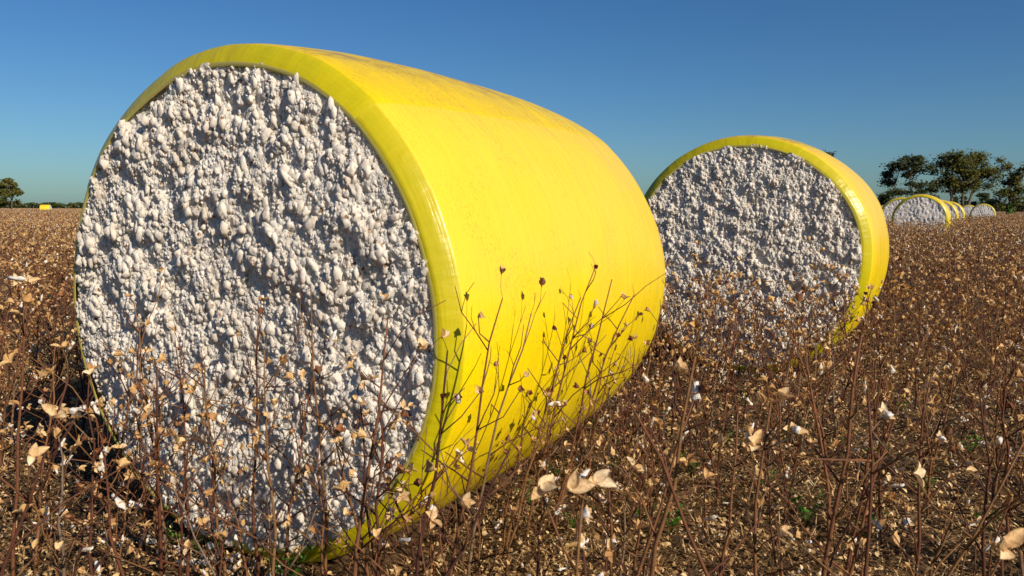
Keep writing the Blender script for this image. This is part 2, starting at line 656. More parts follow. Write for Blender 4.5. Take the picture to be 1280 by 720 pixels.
def cotton_field(seed, step, rr=1.075):
    """height map of packed seed cotton: locks heaped on locks"""
    g = np.random.default_rng(seed)
    n = int(2 * rr / step) + 1
    ax = np.linspace(-rr, rr, n)
    X, Z = np.meshgrid(ax, ax, indexing='ij')
    Hm = np.zeros((n, n))
    # broad dents
    for sc, am in ((0.9, 0.008), (0.32, 0.008), (0.15, 0.008)):
        for _ in range(16):
            k = 2 * PI / sc * g.uniform(0.5, 1.2)
            a = g.uniform(0, 2 * PI)
            Hm += am / 3.4 * np.sin(k * (X * math.cos(a) + Z * math.sin(a)) + g.uniform(0, 6.28))

    def lump(cx, cz, rx, rz, ang, hh, mode):
        R2 = max(rx, rz)
        i0, i1 = int((cx - R2 + rr) / step), int((cx + R2 + rr) / step) + 2
        j0, j1 = int((cz - R2 + rr) / step), int((cz + R2 + rr) / step) + 2
        i0, j0 = max(i0, 0), max(j0, 0)
        i1, j1 = min(i1, n), min(j1, n)
        if i1 <= i0 or j1 <= j0:
            return
        dx, dz = X[i0:i1, j0:j1] - cx, Z[i0:i1, j0:j1] - cz
        c, s = math.cos(ang), math.sin(ang)
        q = ((dx * c + dz * s) / rx) ** 2 + ((-dx * s + dz * c) / rz) ** 2
        ci, cj = min(max(int((cx + rr) / step), 0), n - 1), min(max(int((cz + rr) / step), 0), n - 1)
        base = Hm[ci, cj] + mode * hh
        d = np.where(q < 1, base + hh * np.sqrt(np.maximum(0, 1 - q)) , -9)
        Hm[i0:i1, j0:j1] = np.maximum(Hm[i0:i1, j0:j1], d)
    # clumps hang in short vertical strings
    area = PI * rr * rr
    for cnt, r0, r1, mode, hk in ((420, 0.020, 0.042, -0.6, 0.34), (8000, 0.010, 0.021, -0.55, 0.85), (16000, 0.005, 0.011, -0.40, 0.9)):
        done = 0
        while done < cnt:
            cx, cz = g.uniform(-rr, rr, 2)
            if cx * cx + cz * cz > rr * rr:
                continue
            m = g.integers(1, 4) if r0 < 0.03 else 1
            for _ in range(m):
                r = g.uniform(r0, r1)
                lump(cx, cz, r * g.uniform(0.75, 1.0), r * g.uniform(1.0, 1.45), g.normal(0, 0.45), r * hk, mode)
                cz -= r * g.uniform(0.9, 2.0)
                cx += g.normal(0, 0.8) * r
                done += 1
    # fuzz
    Hm += g.normal(0, 0.0007, Hm.shape)
    return ax, Hm


def face_sheet(seed, step, rin=1.062, amp=1.0, relief=None):
    """round sheet of cotton; relief: the height map to use"""
    ax, Hm = relief if relief else cotton_field(seed, step)
    Hm = Hm * amp
    n = len(ax)
    X, Z = np.meshgrid(ax, ax, indexing='ij')
    rho = np.hypot(X, Z)
    keep = rho < rin + 0.006
    mean = Hm[keep].mean()
    Y = -(0.040 + (Hm - mean)) - 0.018 * np.cos(np.clip(rho / rin, 0, 1) * PI / 2)
    idx = -np.ones((n, n), int)
    idx[keep] = np.arange(keep.sum())
    V = np.stack([X[keep], Y[keep], RAD * SQ + np.where(Z[keep] > 0, Z[keep] * 1.012, Z[keep] * SQ)], 1)
    low = V[:, 2] < 0.05
    V[low, 2] = 0.05 - (0.05 - V[low, 2]) * 0.35
    a, b, c, d = idx[:-1, :-1], idx[1:, :-1], idx[1:, 1:], idx[:-1, 1:]
    ok = (a >= 0) & (b >= 0) & (c >= 0) & (d >= 0)
    F = np.stack([a[ok], b[ok], c[ok], d[ok]], 1)
    return V, F


def lock_shapes(sub, count, seed):
    import bmesh
    out = []
    for i in range(count):
        bm = bmesh.new()
        bmesh.ops.create_icosphere(bm, subdivisions=sub, radius=1)
        off = Vector((seed + i * 7.3, i * 3.1, 0))
        P = []
        for v in bm.verts:
            p = v.co
            k = 1 + .45 * noise.noise(p * 1.2 + off) + .42 * noise.noise(p * 2.4 + off) + (.34 * noise.noise(p * 4.6 + off) if sub > 1 else 0)
            P.append(p * k)
        bm.verts.ensure_lookup_table()
        out.append((np.array([tuple(p) for p in P]), np.array([[v.index for v in f.verts] for f in bm.faces])))
        bm.free()
    return out


def build_face(seed, n_big, n_small, sub_big, rin=1.052):
    """packed seed cotton: thousands of rounded locks pressed into an uneven sheet"""
    g = np.random.default_rng(seed)
    step = 0.0065
    rr = 1.075
    ax, Hm = cotton_field(seed, step)
    n = len(ax)
    X, Z = np.meshgrid(ax, ax, indexing='ij')
    V0, F0 = face_sheet(seed, step, 1.068, 1.0, (ax, Hm))
    F0 = np.concatenate([F0[:, [0, 1, 2]], F0[:, [0, 2, 3]]])
    mean = Hm[np.hypot(X, Z) < rin].mean()
    LV, LF = [V0], [F0]
    base = len(V0)
    big, small = lock_shapes(sub_big, 10, seed), lock_shapes(1, 12, seed + 50)

    def put(cx, cz, r, out, shapes):
        nonlocal base
        rho = math.hypot(cx, cz)
        over = max(0.0, -cx / rho - .25) if rho > .5 else 0.0   # the cotton sags out over the film on its left
        over *= .35 if cz > 0 else .8
        if rho > rin + (.008 if cx > -.4 else 0) - 0.4 * r + .026 * over:
            return
        i, j = int((cx + rr) / step), int((cz + rr) / step)
        out += .016 * over * max(0.0, min(1.0, (rho - .95) / .1))
        y = -(0.040 + Hm[min(i, n - 1), min(j, n - 1)] - mean) - 0.018 * math.cos(rho / rin * PI / 2) - out
        S, Fc = shapes[g.integers(len(shapes))]
        q = g.normal(size=3)
        q /= np.linalg.norm(q)
        rot = np.array(Matrix.Rotation(g.uniform(0, 6.28), 3, Vector(q)))
        sx, sy, sz = r * g.uniform(.7, 1.15), r * g.uniform(.55, .9), r * g.uniform(.95, 1.9)
        tilt = g.normal(0, .5)
        ct, st = math.cos(tilt), math.sin(tilt)
        P = (S @ rot.T) * (sx, sy, sz)
        P = np.stack([P[:, 0] * ct - P[:, 2] * st, P[:, 1], P[:, 0] * st + P[:, 2] * ct], 1)
        wz = RAD * SQ + (cz * 1.012 if cz > 0 else cz * SQ)
        if wz < 0.05:
            wz = 0.05 - (0.05 - wz) * 0.35
        P += (cx, y, wz)
        LV.append(P)
        LF.append(Fc + base)
        base += len(P)
    # fields of denser and looser packing
    for cnt, r0, r1, lo, hi, shapes in ((n_small, .0035, .0090, -.8, .40, small), (n_big, .007, .0180, -.95, -.08, big)):
        for _ in range(cnt):
            a, q = g.uniform(0, 2 * PI), math.sqrt(g.random()) * (rin + .025)
            r = r0 + (r1 - r0) * g.random() ** 1.9
            put(math.cos(a) * q, math.sin(a) * q, r, r * g.uniform(lo, hi), shapes)
    # loose clusters standing out of the face, hanging downwards
    for _ in range(n_big // 30):
        a, q = g.uniform(0, 2 * PI), math.sqrt(g.random()) * (rin - .01)
        cx, cz = math.cos(a) * q, math.sin(a) * q
        for k in range(g.integers(3, 9)):
            r = g.uniform(.009, .023)
            put(cx + g.normal(0, .016), cz + g.normal(0, .024), r, r * g.uniform(-.4, .5), big)
    return np.concatenate(LV), np.concatenate(LF)


def place_bale(name, x, y, yaw, L, label, wrap, face, rear, flap=None, lip=None):
    r = obj(name, None, loc=(x, y, -0.02))
    r.rotation_euler = (0, 0, yaw - PI / 2)
    r.empty_display_size = 0.3
    tag(r, label, 'cotton bale')
    wr = obj('wrap', wrap, r)
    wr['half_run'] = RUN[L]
    obj('cotton_face', face, r)
    re = obj('cotton_face', rear, r)
    re.location = (0, L, 0)
    re.rotation_euler = (0, 0, PI)
    if flap:
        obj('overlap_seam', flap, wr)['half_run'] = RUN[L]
    if lip:
        obj('film_edge', lip, wr)
    return r


B1 = (-1.205, 3.342, 1.0842, 2.56)
B2 = (2.186, 7.363, 1.0636, 2.18)
V, Fq = build_face(3, 8500, 24000, 2)
face1 = np_mesh('cotton_face', V, Fq, [M_COTTON])
V, Fq = build_face(8, 6000, 15000, 1)
face2 = np_mesh('cotton_face', V, Fq, [M_COTTON])
V, Fq = face_sheet(21, 0.03)
face_far = np_mesh('cotton_face', V, Fq, [M_FARCOT])
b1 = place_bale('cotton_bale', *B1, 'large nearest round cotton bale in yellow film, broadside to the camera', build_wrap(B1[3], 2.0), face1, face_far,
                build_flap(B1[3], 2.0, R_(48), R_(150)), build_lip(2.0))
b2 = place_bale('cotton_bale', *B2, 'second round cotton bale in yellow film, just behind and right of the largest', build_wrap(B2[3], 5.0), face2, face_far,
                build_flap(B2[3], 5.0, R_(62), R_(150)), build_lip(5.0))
wrap_far = build_wrap(2.3, 9.0, 72, 10)
far_specs = [  # px of the face centre, distance, yaw, label
    (1150, 35.0, 1.02, 'largest of the distant cotton bales, in front of the trees at right'),
    (1127, 43.0, 1.06, 'distant cotton bale half hidden behind the left edge of the largest far one'),
    (1173, 53.0, 1.02, 'distant cotton bale with yellow rim peeking out right of the largest far one'),
    (1185, 62.0, 1.02, 'distant cotton bale rightmost of the pair behind the largest far one'),
    (1106, 108.0, 1.1, 'tiny distant cotton bale just right of the second bale'),
    (1229, 82.0, 1.05, 'distant cotton bale standing alone to the right under the trees'),
    (1211, 100.0, 1.05, 'distant cotton bale half hidden behind the lone right one'),
    (51, 205.0, 0.30, 'tiny yellow cotton bale lying sideways far off at the left horizon'),
]
BALES = [B1, B2]
for px, Y, yaw, lab in far_specs:
    p = at(px, 262, Y)
    place_bale('cotton_bale', p.x, Y, yaw, 2.3, lab, wrap_far, face_far, face_far)
    BALES.append((p.x, Y, yaw, 2.3))
for o in COL.objects:
    if o.name.startswith('cotton_bale') and o['label'].find('istant') > 0:
        o['group'] = 'distant cotton bales'


def in_bale(x, y, pad=0.0):
    for bx, by, yaw, L in BALES:
        ca, sa = math.cos(yaw), math.sin(yaw)
        dx, dy = x - bx, y - by
        u = dx * ca + dy * sa
        v = dx * sa - dy * ca
        if -0.10 - pad < u < L + 0.08 + pad and abs(v) < 0.80 + pad:
            return True
    return False


# ------------------------------------------------------------------ cotton plants
def carpel(rng, ang, open_, L=0.038, W=0.020, curl=0.5):
    """one dry husk segment: a deep oval boat with a narrow foot and a pointed tip"""
    vs, fs = [], []
    ns, nq = 9, 7
    px, pz = 0.002, 0.0
    th = open_ * 0.75
    tw = rng.uniform(-.5, .5)
    depth = rng.uniform(.75, 1.15)
    for i in range(ns):
        s = i / (ns - 1)
        w = W * (0.30 * (1 - s) ** 2 + math.sin(PI * s ** 0.92) ** 0.85) if s < 1 else W * 0.04
        nx, nz = -math.cos(th), math.sin(th)      # inward side
        for k in range(nq):
            b = (k / (nq - 1) - .5) * PI * 0.92
            yv = w * .52 * math.sin(b)
            c = w * .42 * depth * (1 - math.cos(b))
            yy = yv + tw * s * s * L * .35
            x = px + nx * c
            z = pz + nz * c
            vs.append(Vector((x * math.cos(ang) - yy * math.sin(ang), x * math.sin(ang) + yy * math.cos(ang), z)))
        stp = L / (ns - 1)
        px += math.sin(th) * stp
        pz += math.cos(th) * stp
        th += (open_ * 0.30 + curl * (0.1 if s < .5 else 1.3)) / ns
    for i in range(ns - 1):
        for k in range(nq - 1):
            a = i * nq + k
            fs.append((a, a + 1, a + nq + 1, a + nq))
    return vs, fs


def burr_mesh(seed, nc, open_, L, W, skip=()):
    rng = random.Random(seed)
    mb = MB()
    for k in range(nc):
        vs, fs = carpel(rng, 2 * PI * k / nc + rng.uniform(-.3, .3), open_ * rng.uniform(.6, 1.3), L * rng.uniform(.8, 1.1), W * rng.uniform(.8, 1.1), rng.uniform(.0, .8))
        if k not in skip:
            mb.add(vs, fs)
    mb.tube([(0, 0, -0.004), (0, 0, 0.004)], [0.004, 0.0025], 5)
    return mb.v, mb.f


def lint_geo(seed, L, W, sub=2):
    import bmesh
    bm = bmesh.new()
    bmesh.ops.create_icosphere(bm, subdivisions=sub, radius=1)
    r = random.Random(seed)
    off = Vector((r.uniform(0, 50), r.uniform(0, 50), 3))
    for v in bm.verts:
        p = v.co.copy()
        k = 1 + 0.45 * noise.noise(p * 1.7 + off) + 0.38 * noise.noise(p * 3.9 + off)
        t = (p.z + 1) / 2
        v.co = Vector((p.x * W * k * (0.7 + 0.4 * math.sin(t * 7 + seed)), p.y * W * k * (0.75 + 0.3 * math.sin(t * 6)), p.z * L * k))
    vs = [v.co.copy() for v in bm.verts]
    fs = [tuple(v.index for v in f.verts) for f in bm.faces]
    bm.free()
    return vs, fs


BURRS = [burr_mesh(1, 4, 1.05, .037, .021, (3,)), burr_mesh(2, 5, .95, .034, .018, (1, 4)), burr_mesh(3, 4, .72, .036, .021), burr_mesh(4, 4, 1.25, .037, .020, (1, 2)),
         burr_mesh(5, 4, .34, .032, .023), burr_mesh(6, 5, 1.15, .034, .018, (0,))]
LINTS = [lint_geo(1, .022, .012), lint_geo(2, .030, .012), lint_geo(3, .016, .014)]
LINTS_LO = [lint_geo(1, .022, .012, 1), lint_geo(2, .028, .013, 1)]


def as_mesh(name, geo, mat):
    mb = MB()
    mb.add(*geo)
    return mb.mesh(name, [mat])


BURR_ME = [as_mesh('burr', g, M_BURR) for g in BURRS] + [as_mesh('burr', BURRS[4], M_REDB), as_mesh('burr', BURRS[2], M_REDB)] + [as_mesh('burr', g, M_PALE) for g in BURRS]
LINT_ME = [as_mesh('lint_tuft', g, M_LINT) for g in LINTS]


class Plant:
    """main stem, side branches with kinked nodes, and the places of the open husks"""

    def __init__(self, seed, H=1.0, lean=(0, 0), nbr=11, burr=0.55, lint=0.16, rb=0.0078, spread=1.0, detail=1):
        rng = self.rng = random.Random(seed)
        self.tubes, self.burrs = [], []
        N = 9
        pts, rad = [], []
        ph = rng.uniform(0, 6.28)
        wx = wy = 0
        for i in range(N):
            t = i / (N - 1)
            if i:
                wx += rng.uniform(-.016, .016)
                wy += rng.uniform(-.016, .016)
            pts.append(Vector((lean[0] * t ** 1.15 + wx, lean[1] * t ** 1.15 + wy, H * t)))
            rad.append(rb * (1 - 0.72 * t))
        pts[0].z = -0.04
        self.stem = pts
        self.tubes.append((pts, rad, 6 if detail else 4))
        az = rng.uniform(0, 6.28)
        for b in range(nbr):
            t = 0.14 + 0.84 * (b + rng.uniform(-.3, .3)) / nbr
            t = min(max(t, 0.1), 0.98)
            az += 2.4 + rng.uniform(-.5, .5)
            el = R_(rng.uniform(28, 62))
            ln = H * rng.uniform(.15, .44) * (1.15 - 0.7 * t) * spread
            self.branch(self.stem_at(t), az, el, ln, 0.0040 * (1.1 - .5 * t), burr, lint, 3 if ln > .12 else 2, detail)
        # forked tip
        if rng.random() < 0.7:
            self.branch(pts[-1], rng.uniform(0, 6.28), R_(70), rng.uniform(.03, .09), .0012, burr * .8, lint, 2, detail)
        elif rng.random() < burr:
            self.burrs.append((pts[-1], Vector((rng.uniform(-.6, .6), rng.uniform(-.6, .6), 1)), rng.uniform(.8, 1.1), self.kind(), rng.random() < lint))

    def kind(self):
        r = self.rng.random()
        return self.rng.choice((0, 1, 2, 3, 5)) if r < .80 else self.rng.choice((4, 6, 7))

    def stem_at(self, t):
        f = t * (len(self.stem) - 1)
        i = min(int(f), len(self.stem) - 2)
        return self.stem[i].lerp(self.stem[i + 1], f - i)

    def branch(self, p, az, el, ln, r, burr, lint, nseg, detail, sub=True):
        rng = self.rng
        pts = [p.copy()]
        rad = [r]
        d = Vector((math.cos(az) * math.cos(el), math.sin(az) * math.cos(el), math.sin(el)))
        for s in range(nseg):
            step = ln / nseg * rng.uniform(.8, 1.2)
            q = pts[-1] + d * step
            pts.append(q)
            rad.append(max(r * (1 - .5 * (s + 1) / nseg), .0011))
            if s < nseg - 1:
                if sub and rng.random() < .32 and detail:
                    self.branch(q, az + rng.choice((-1, 1)) * rng.uniform(.6, 1.2), el + rng.uniform(-.3, .5), ln * rng.uniform(.25, .6), r * .6, burr, lint, 2, detail, False)
                elif rng.random() < burr * .55:
                    self.put(q, d + Vector((rng.uniform(-1, 1), rng.uniform(-1, 1), rng.uniform(-.1, .9))), lint)
            d = (d + Vector((rng.uniform(-.38, .38), rng.uniform(-.38, .38), rng.uniform(-.22, .30)))).normalized()
        self.tubes.append((pts, rad, 4 if detail else 3))
        if rng.random() < burr:
            self.put(pts[-1], d + Vector((rng.uniform(-.7, .7), rng.uniform(-.7, .7), rng.uniform(-.3, .6))), lint)

    def put(self, p, d, lint, kind=None, sc=None):
        self.burrs.append((p.copy(), d.normalized(), sc or self.rng.uniform(.62, 1.05), self.kind() if kind is None else kind, self.rng.random() < lint))

    def reach(self, q, kind, sc=1.15, lint=False, d=None):
        """a twig from the stem out to point q, ending in a husk"""
        rng = self.rng
        best = min(self.stem, key=lambda s: (s - q).length + (0.4 if s.z > q.z - 0.02 else 0))
        mid = best.lerp(q, .55) + Vector((rng.uniform(-.02, .02), rng.uniform(-.02, .02), rng.uniform(-.03, .01)))
        self.tubes.append(([best.copy(), mid, q.copy()], [.0026, .0021, .0016], 5))
        d = d or ((q - mid).normalized() + Vector((0, -.4, .5)))
        self.burrs.append((q.copy(), d.normalized(), sc, kind, lint))

    def stalk_mb(self):
        mb = MB()
        for pts, rad, n in self.tubes:
            mb.tube(pts, rad, n, 0, cap=n > 3)
        return mb

    def burr_mat(self, b):
        p, d, sc, k, l = b
        q = d.normalized().to_track_quat('Z', 'Y').to_matrix().to_4x4()
        return Matrix.Translation(p) @ q @ Matrix.Rotation((p.x * 37 + p.z * 91) % 6.28, 4, 'Z') @ Matrix.Scale(sc, 4)

    def build_things(self, loc, rz, sc, label, group, name='cotton_plant'):
        root = obj(name, None, loc=loc)
        root.empty_display_size = .1
        root.rotation_euler = (0, 0, rz)
        root.scale = (sc, sc, sc)
        tag(root, label, 'cotton plant', group)
        obj('stalk', self.stalk_mb().mesh('stalk', [M_STALK]), root)
        for b in self.burrs:
            o = obj('burr', BURR_ME[b[3]], root)
            o.matrix_basis = self.burr_mat(b)
            if b[4]:
                li = obj('lint_tuft', self.rng.choice(LINT_ME), o)
                li.location = (0.003, 0, 0.014)
                k_ = self.rng.uniform(.85, 1.3)
                li.scale = (k_, k_, k_)
                li.rotation_euler = (self.rng.uniform(-.6, .6), self.rng.uniform(-.6, .6), self.rng.uniform(0, 6))
        return root

    def single(self, lo=False):
        mb = self.stalk_mb()
        for b in self.burrs:
            mt = self.burr_mat(b)
            k = b[3]
            g = BURRS[k] if k < 6 else BURRS[(4, 2)[k - 6]]
            mb.join(g[0], g[1], mt, 1 if k < 6 else 2)
            if b[4]:
                g = self.rng.choice(LINTS_LO)
                mb.join(g[0], g[1], mt @ Matrix.Translation((.003, 0, .014)), 3)
        return mb.mesh('cotton_plant', [M_STALK, M_BURR, M_REDB, M_LINT])


def copy_tree(o, parent=None):
    c = o.copy()
    COL.objects.link(c)
    if parent:
        c.parent = parent
    for ch in list(o.children):
        copy_tree(ch, c)
    return c


# --- the plants nearest the camera, one by one: top pixel, stem pixel lower down, distance, husks (pixel, kind)
heroes = [
    # (top px, low px, Y, seed, nbr, burr, extras, label)
    ((165, 372), (206, 700), 3.15, 11, 10, .45, [((250, 465), 1), ((185, 440), 0)], 'tall bare cotton stalk left of centre against the near white cotton face, leaning left'),
    ((322, 392), (321, 716), 2.95, 12, 11, .45, [((300, 560), 3), ((228, 485), 0)], 'straight upright red-brown cotton stalk before the middle of the near cotton face'),
    ((396, 358), (405, 700), 3.02, 13, 9, .35, [((430, 515), 0)], 'tallest thin cotton stalk reaching highest before the near cotton face'),
    ((478, 398), (440, 716), 2.45, 14, 9, .35, [((420, 552), 0), ((472, 555), 2), ((505, 510), 1)], 'thick dark red cotton stalk leaning right before the right part of the near cotton face'),
    ((574, 442), (538, 716), 2.40, 15, 9, .40, [((552, 496), 6), ((573, 500), 7), ((600, 490), 2)], 'dark cotton stalk with red-brown closed husks before the yellow rim of the near bale'),
    ((629, 372), (588, 600), 2.70, 16, 7, .30, [((598, 396), 2), ((650, 488), 7)], 'slender cotton stalk alone before the yellow side with a small husk at its upper left'),
    ((747, 334), (690, 545), 3.45, 17, 10, .30, [((743, 382), 3), ((738, 410), 7)], 'forked cotton stalk before the middle of the yellow side, highest there'),
    ((792, 368), (757, 470), 3.60, 18, 8, .22, [((735, 428), 7)], 'forked cotton stalk before the right part of the yellow side'),
    ((832, 362), (812, 450), 4.30, 19, 6, .25, [], 'thin cotton stalk standing at the far right edge of the yellow side'),
    ((852, 446), (806, 716), 1.75, 20, 7, .30, [((843, 462), 2)], 'thick gray-brown cotton stalk in the foreground just right of the near bale'),
    ((878, 494), (800, 716), 1.85, 21, 6, .25, [((874, 489), 6)], 'foreground cotton stalk topped by a dark red half-open husk'),
    ((968, 500), (954, 716), 1.90, 22, 8, .35, [((975, 497), 2), ((990, 541), 0), ((972, 668), 2)], 'upright dark cotton stalk in the right foreground with pale husks at top and base'),
    ((1090, 418), (1040, 716), 2.00, 23, 9, .28, [((1105, 520), 1)], 'tall branching red cotton stalk right of centre in the foreground'),
    ((1046, 486), (1042, 716), 1.60, 24, 5, .15, [((942, 556), 0)], 'foreground cotton stalk with one large pale husk on a long level twig'),
    ((1275, 540), (1185, 716), 1.80, 25, 7, .30, [((1142, 592), 0)], 'leaning cotton stalk at the right edge with a large tan husk on its left'),
    ((725, 622), (722, 740), 1.22, 26, 3, .10, [((676, 614), 0), ((712, 612), 3), ((742, 600), 1)], 'lowest nearest cotton stalk at bottom centre with a cluster of large tan husks'),
    ((783, 488), (872, 650), 1.55, 27, 4, .10, [], 'gray-tipped cotton stalk bending left in the centre foreground'),
    ((1262, 668), (1275, 730), 1.05, 28, 3, .10, [((1252, 682), 0)], 'cotton stalk in the bottom right corner with a big tan husk'),
    ((38, 352), (22, 700), 2.40, 29, 9, .50, [((20, 350), 1), ((38, 352), 0)], 'cotton stalk at the left edge topped by a white lint tuft and a tan husk'),
    ((112, 462), (122, 716), 2.55, 30, 9, .50, [((112, 468), 5), ((75, 510), 0)], 'cotton stalk by the left rim of the near bale with tan husk on top'),
    ((262, 452), (285, 716), 2.85, 31, 9, .50, [((222, 560), 0)], 'short bushy cotton stalk before the lower left of the near cotton face'),
    ((640, 560), (545, 730), 1.75, 32, 5, .30, [((575, 628), 2), ((540, 650), 5)], 'low cotton stalk leaning right below the yellow side in the foreground'),
    ((60, 480), (0, 716), 1.70, 33, 7, .50, [((70, 520), 0), ((40, 570), 1)], 'cotton stalk leaning right in the lower left corner'),
    ((1170, 470), (1150, 716), 2.30, 34, 8, .35, [((1175, 550), 1)], 'cotton stalk in the right foreground left of the leaning edge stalk'),
    ((705, 372), (660, 560), 3.30, 36, 8, .22, [((728, 440), 7)], 'bare fan-shaped cotton stalk before the left part of the yellow side, below its highest neighbour'),
    ((772, 350), (735, 500), 3.55, 37, 8, .20, [], 'thin upright cotton stalk between the two forked ones before the yellow side'),
    ((672, 392), (628, 560), 3.00, 38, 7, .25, [((655, 470), 2)], 'leaning bare cotton stalk just right of the slender one before the yellow side'),
    ((1215, 478), (1225, 716), 2.40, 39, 8, .45, [((1218, 500), 0), ((1195, 560), 2)], 'upright cotton stalk near the right edge with two pale husks'),
    ((745, 560), (760, 716), 2.10, 40, 7, .45, [((792, 585), 0), ((730, 645), 5)], 'low cotton stalk in the centre foreground behind the tan husk cluster'),
    ((216, 428), (238, 716), 2.90, 41, 9, .50, [((245, 480), 1), ((200, 500), 3)], 'cotton stalk with several tan husks before the left third of the near cotton face'),
    ((352, 436), (350, 716), 2.65, 42, 9, .50, [((378, 470), 0), ((330, 520), 2)], 'nearer reddish cotton stalk with husks close right of the upright one at mid face'),
    ((440, 486), (462, 716), 2.55, 43, 8, .45, [((455, 520), 2)], 'short cotton stalk leaning left behind the thick dark red one'),
    ((138, 520), (160, 716), 2.60, 44, 8, .55, [((150, 560), 0), ((120, 580), 1)], 'low husk-laden cotton stalk at the lower left rim of the near bale'),
    ((905, 520), (885, 716), 2.25, 35, 7, .35, [((886, 650), 4)], 'slim cotton stalk in the right foreground with a drooping white lint tuft'),
]
LINT_SPOTS = {39: [1], 40: [1], 35: [0], 29: [0], 22: [1], 23: [0], 15: [1], 17: [0, 1], 18: [0], 34: [0]}
for top, low, Y, seed, nbr, bp, ext, lab in heroes:
    pt = at(*top, Y)
    pl = at(*low, Y)
    k = pt.z / max(pt.z - pl.z, 0.05)
    bx = pt.x + (pl.x - pt.x) * k
    bx = max(min(bx, pt.x + .5), pt.x - .5)
    base = Vector((bx, Y, 0))
    H = pt.z
    P = Plant(seed, H, (pt.x - bx, 0.0), nbr, bp, 0.20, 0.0098 if seed in (14, 15, 20, 23) else 0.0078, 1.15)
    for j, (q, kd) in enumerate(ext):
        kd = kd + 8 if kd < 6 else kd            # these catch the sun: the brightness is put into a paler husk colour
        off = P.rng.uniform(-.06, .03)
        w_ = at(*q, Y + off)
        P.reach(w_ - base, kd, .76 if Y > 2.2 else 1.0, j in LINT_SPOTS.get(seed, ()), Vector((P.rng.uniform(.0, .8), -.55, P.rng.uniform(.3, .9))))
    P.build_things(base, 0, 1, lab, 'cotton stalks standing nearest the camera')

# --- the rest of the countable plants: variants copied
rng = random.Random(99)
NV = 9
# variant things are built by build_things the first time they are used, then copied
variants = [Plant(200 + i, rng.uniform(.86, 1.0), (rng.uniform(-.22, .22), rng.uniform(-.22, .22)), rng.randint(9, 13), (.58 if i < 6 else .32), .20, spread=1.15) for i in range(NV)]
v_things = [None] * NV
rngf = random.Random(31)
f_variants = [Plant(300 + i, rngf.uniform(.88, 1.04), (rngf.uniform(-.22, .22), rngf.uniform(-.22, .22)), rngf.randint(8, 11), .66, .11, spread=1.1) for i in range(NV)]
for p_ in f_variants:
    p_.burrs = [(b[0], b[1], b[2] * 1.32, b[3], b[4]) for b in p_.burrs]
v_single = [p.single() for p in f_variants]

REGION = {
    'front': ('brown cotton plant with open tan husks before the near white cotton face', 'cotton plants before the near cotton face'),
    'side': ('brown cotton plant growing beside the yellow side of the near bale', 'cotton plants beside the near yellow side'),
    'left': ('brown cotton plant in the field left of the near bale', 'cotton plants left of the near bale'),
    'second': ('brown cotton plant before the white face of the second bale', 'cotton plants before the second bale'),
    'right': ('brown cotton plant in the open field right of both large bales', 'cotton plants right of the bales'),
}


def region(x, y):
    px = 640 + F_PX * x / y
    bx, by, yaw, L = B1
    u = (x - bx) * math.cos(yaw) + (y - by) * math.sin(yaw)
    v = (x - bx) * math.sin(yaw) - (y - by) * math.cos(yaw)
    if px < 95 or (v < -0.8 and u > 0):
        return 'left'
    if u < 0 and px < 575:
        return 'front'
    if px < 835 and u < L + 0.3:
        return 'side'
    if px < 1080:
        return 'second'
    return 'right'


def reg_(x, y):
    return region(x, y) in ('right', 'second')


cand = []
placed = []
tries = 0
while len(cand) < 265 and tries < 60000:
    tries += 1
    # pick in growing order of distance
    y = 2.3 + 7.0 * rng.random() ** 0.66
    x = rng.uniform(-.74, .74) * y
    px = 640 + F_PX * x / y
    if in_bale(x, y, .05):
        continue
    # the big bale hides what stands behind it
    if 100 < px < 820:
        bx, by, yaw, L = B1
        u = (x - bx) * math.cos(yaw) + (y - by) * math.sin(yaw)
        v = (x - bx) * math.sin(yaw) - (y - by) * math.cos(yaw)
        if v < 0.7 and u > 0:
            continue
    if 815 < px < 1090 and y > 9.3:
        continue
    # barer strip right of the near bale
    if y < 4.2 and 640 < px < 960 and region(x, y) != 'side' and rng.random() < .6:
        continue
    if y < 5.0 and px > 600 and reg_(x, y) and rng.random() < (.6 if y < 4 else .4):
        continue
    if y < 3.0 and rng.random() < (.45 if px > 600 else .15):
        continue
    dmin = {'front': .155, 'side': .15, 'second': .19}.get(region(x, y), .22 if y < 5 else .27)
    if any((x - a) ** 2 + (y - b) ** 2 < dmin * dmin for a, b in placed):
        continue
    placed.append((x, y))
    cand.append((x, y))
cand.sort(key=lambda c: c[1])
YMAX = cand[-1][1]
for x, y in cand:
    reg = region(x, y)
    sc = rng.uniform(.72, 1.12)
    if reg == 'front':
        sc = rng.uniform(.62, 1.12)
    if reg == 'second':
        sc = rng.uniform(.75, 1.15)
    i = rng.randrange(NV)
    if reg == 'side':
        sc = rng.uniform(.6, .98)
        i = rng.choice((6, 7, 8))
    rz = rng.uniform(0, 6.28)
    lab, grp = REGION[reg]
    if y < 6.0:
        if v_things[i] is None:
            v_things[i] = variants[i].build_things((x, y, 0), rz, sc, lab, grp)
        else:
            c = copy_tree(v_things[i])
            c.location = (x, y, 0)
            c.rotation_euler = (0, 0, rz)
            c.scale = (sc, sc, sc)
            c['label'], c['group'] = lab, grp
    else:
        o = obj('cotton_plant', v_single[i], loc=(x, y, 0))
        o.rotation_euler = (0, 0, rz)
        o.scale = (sc, sc, sc)
        tag(o, lab, 'cotton plant', grp)


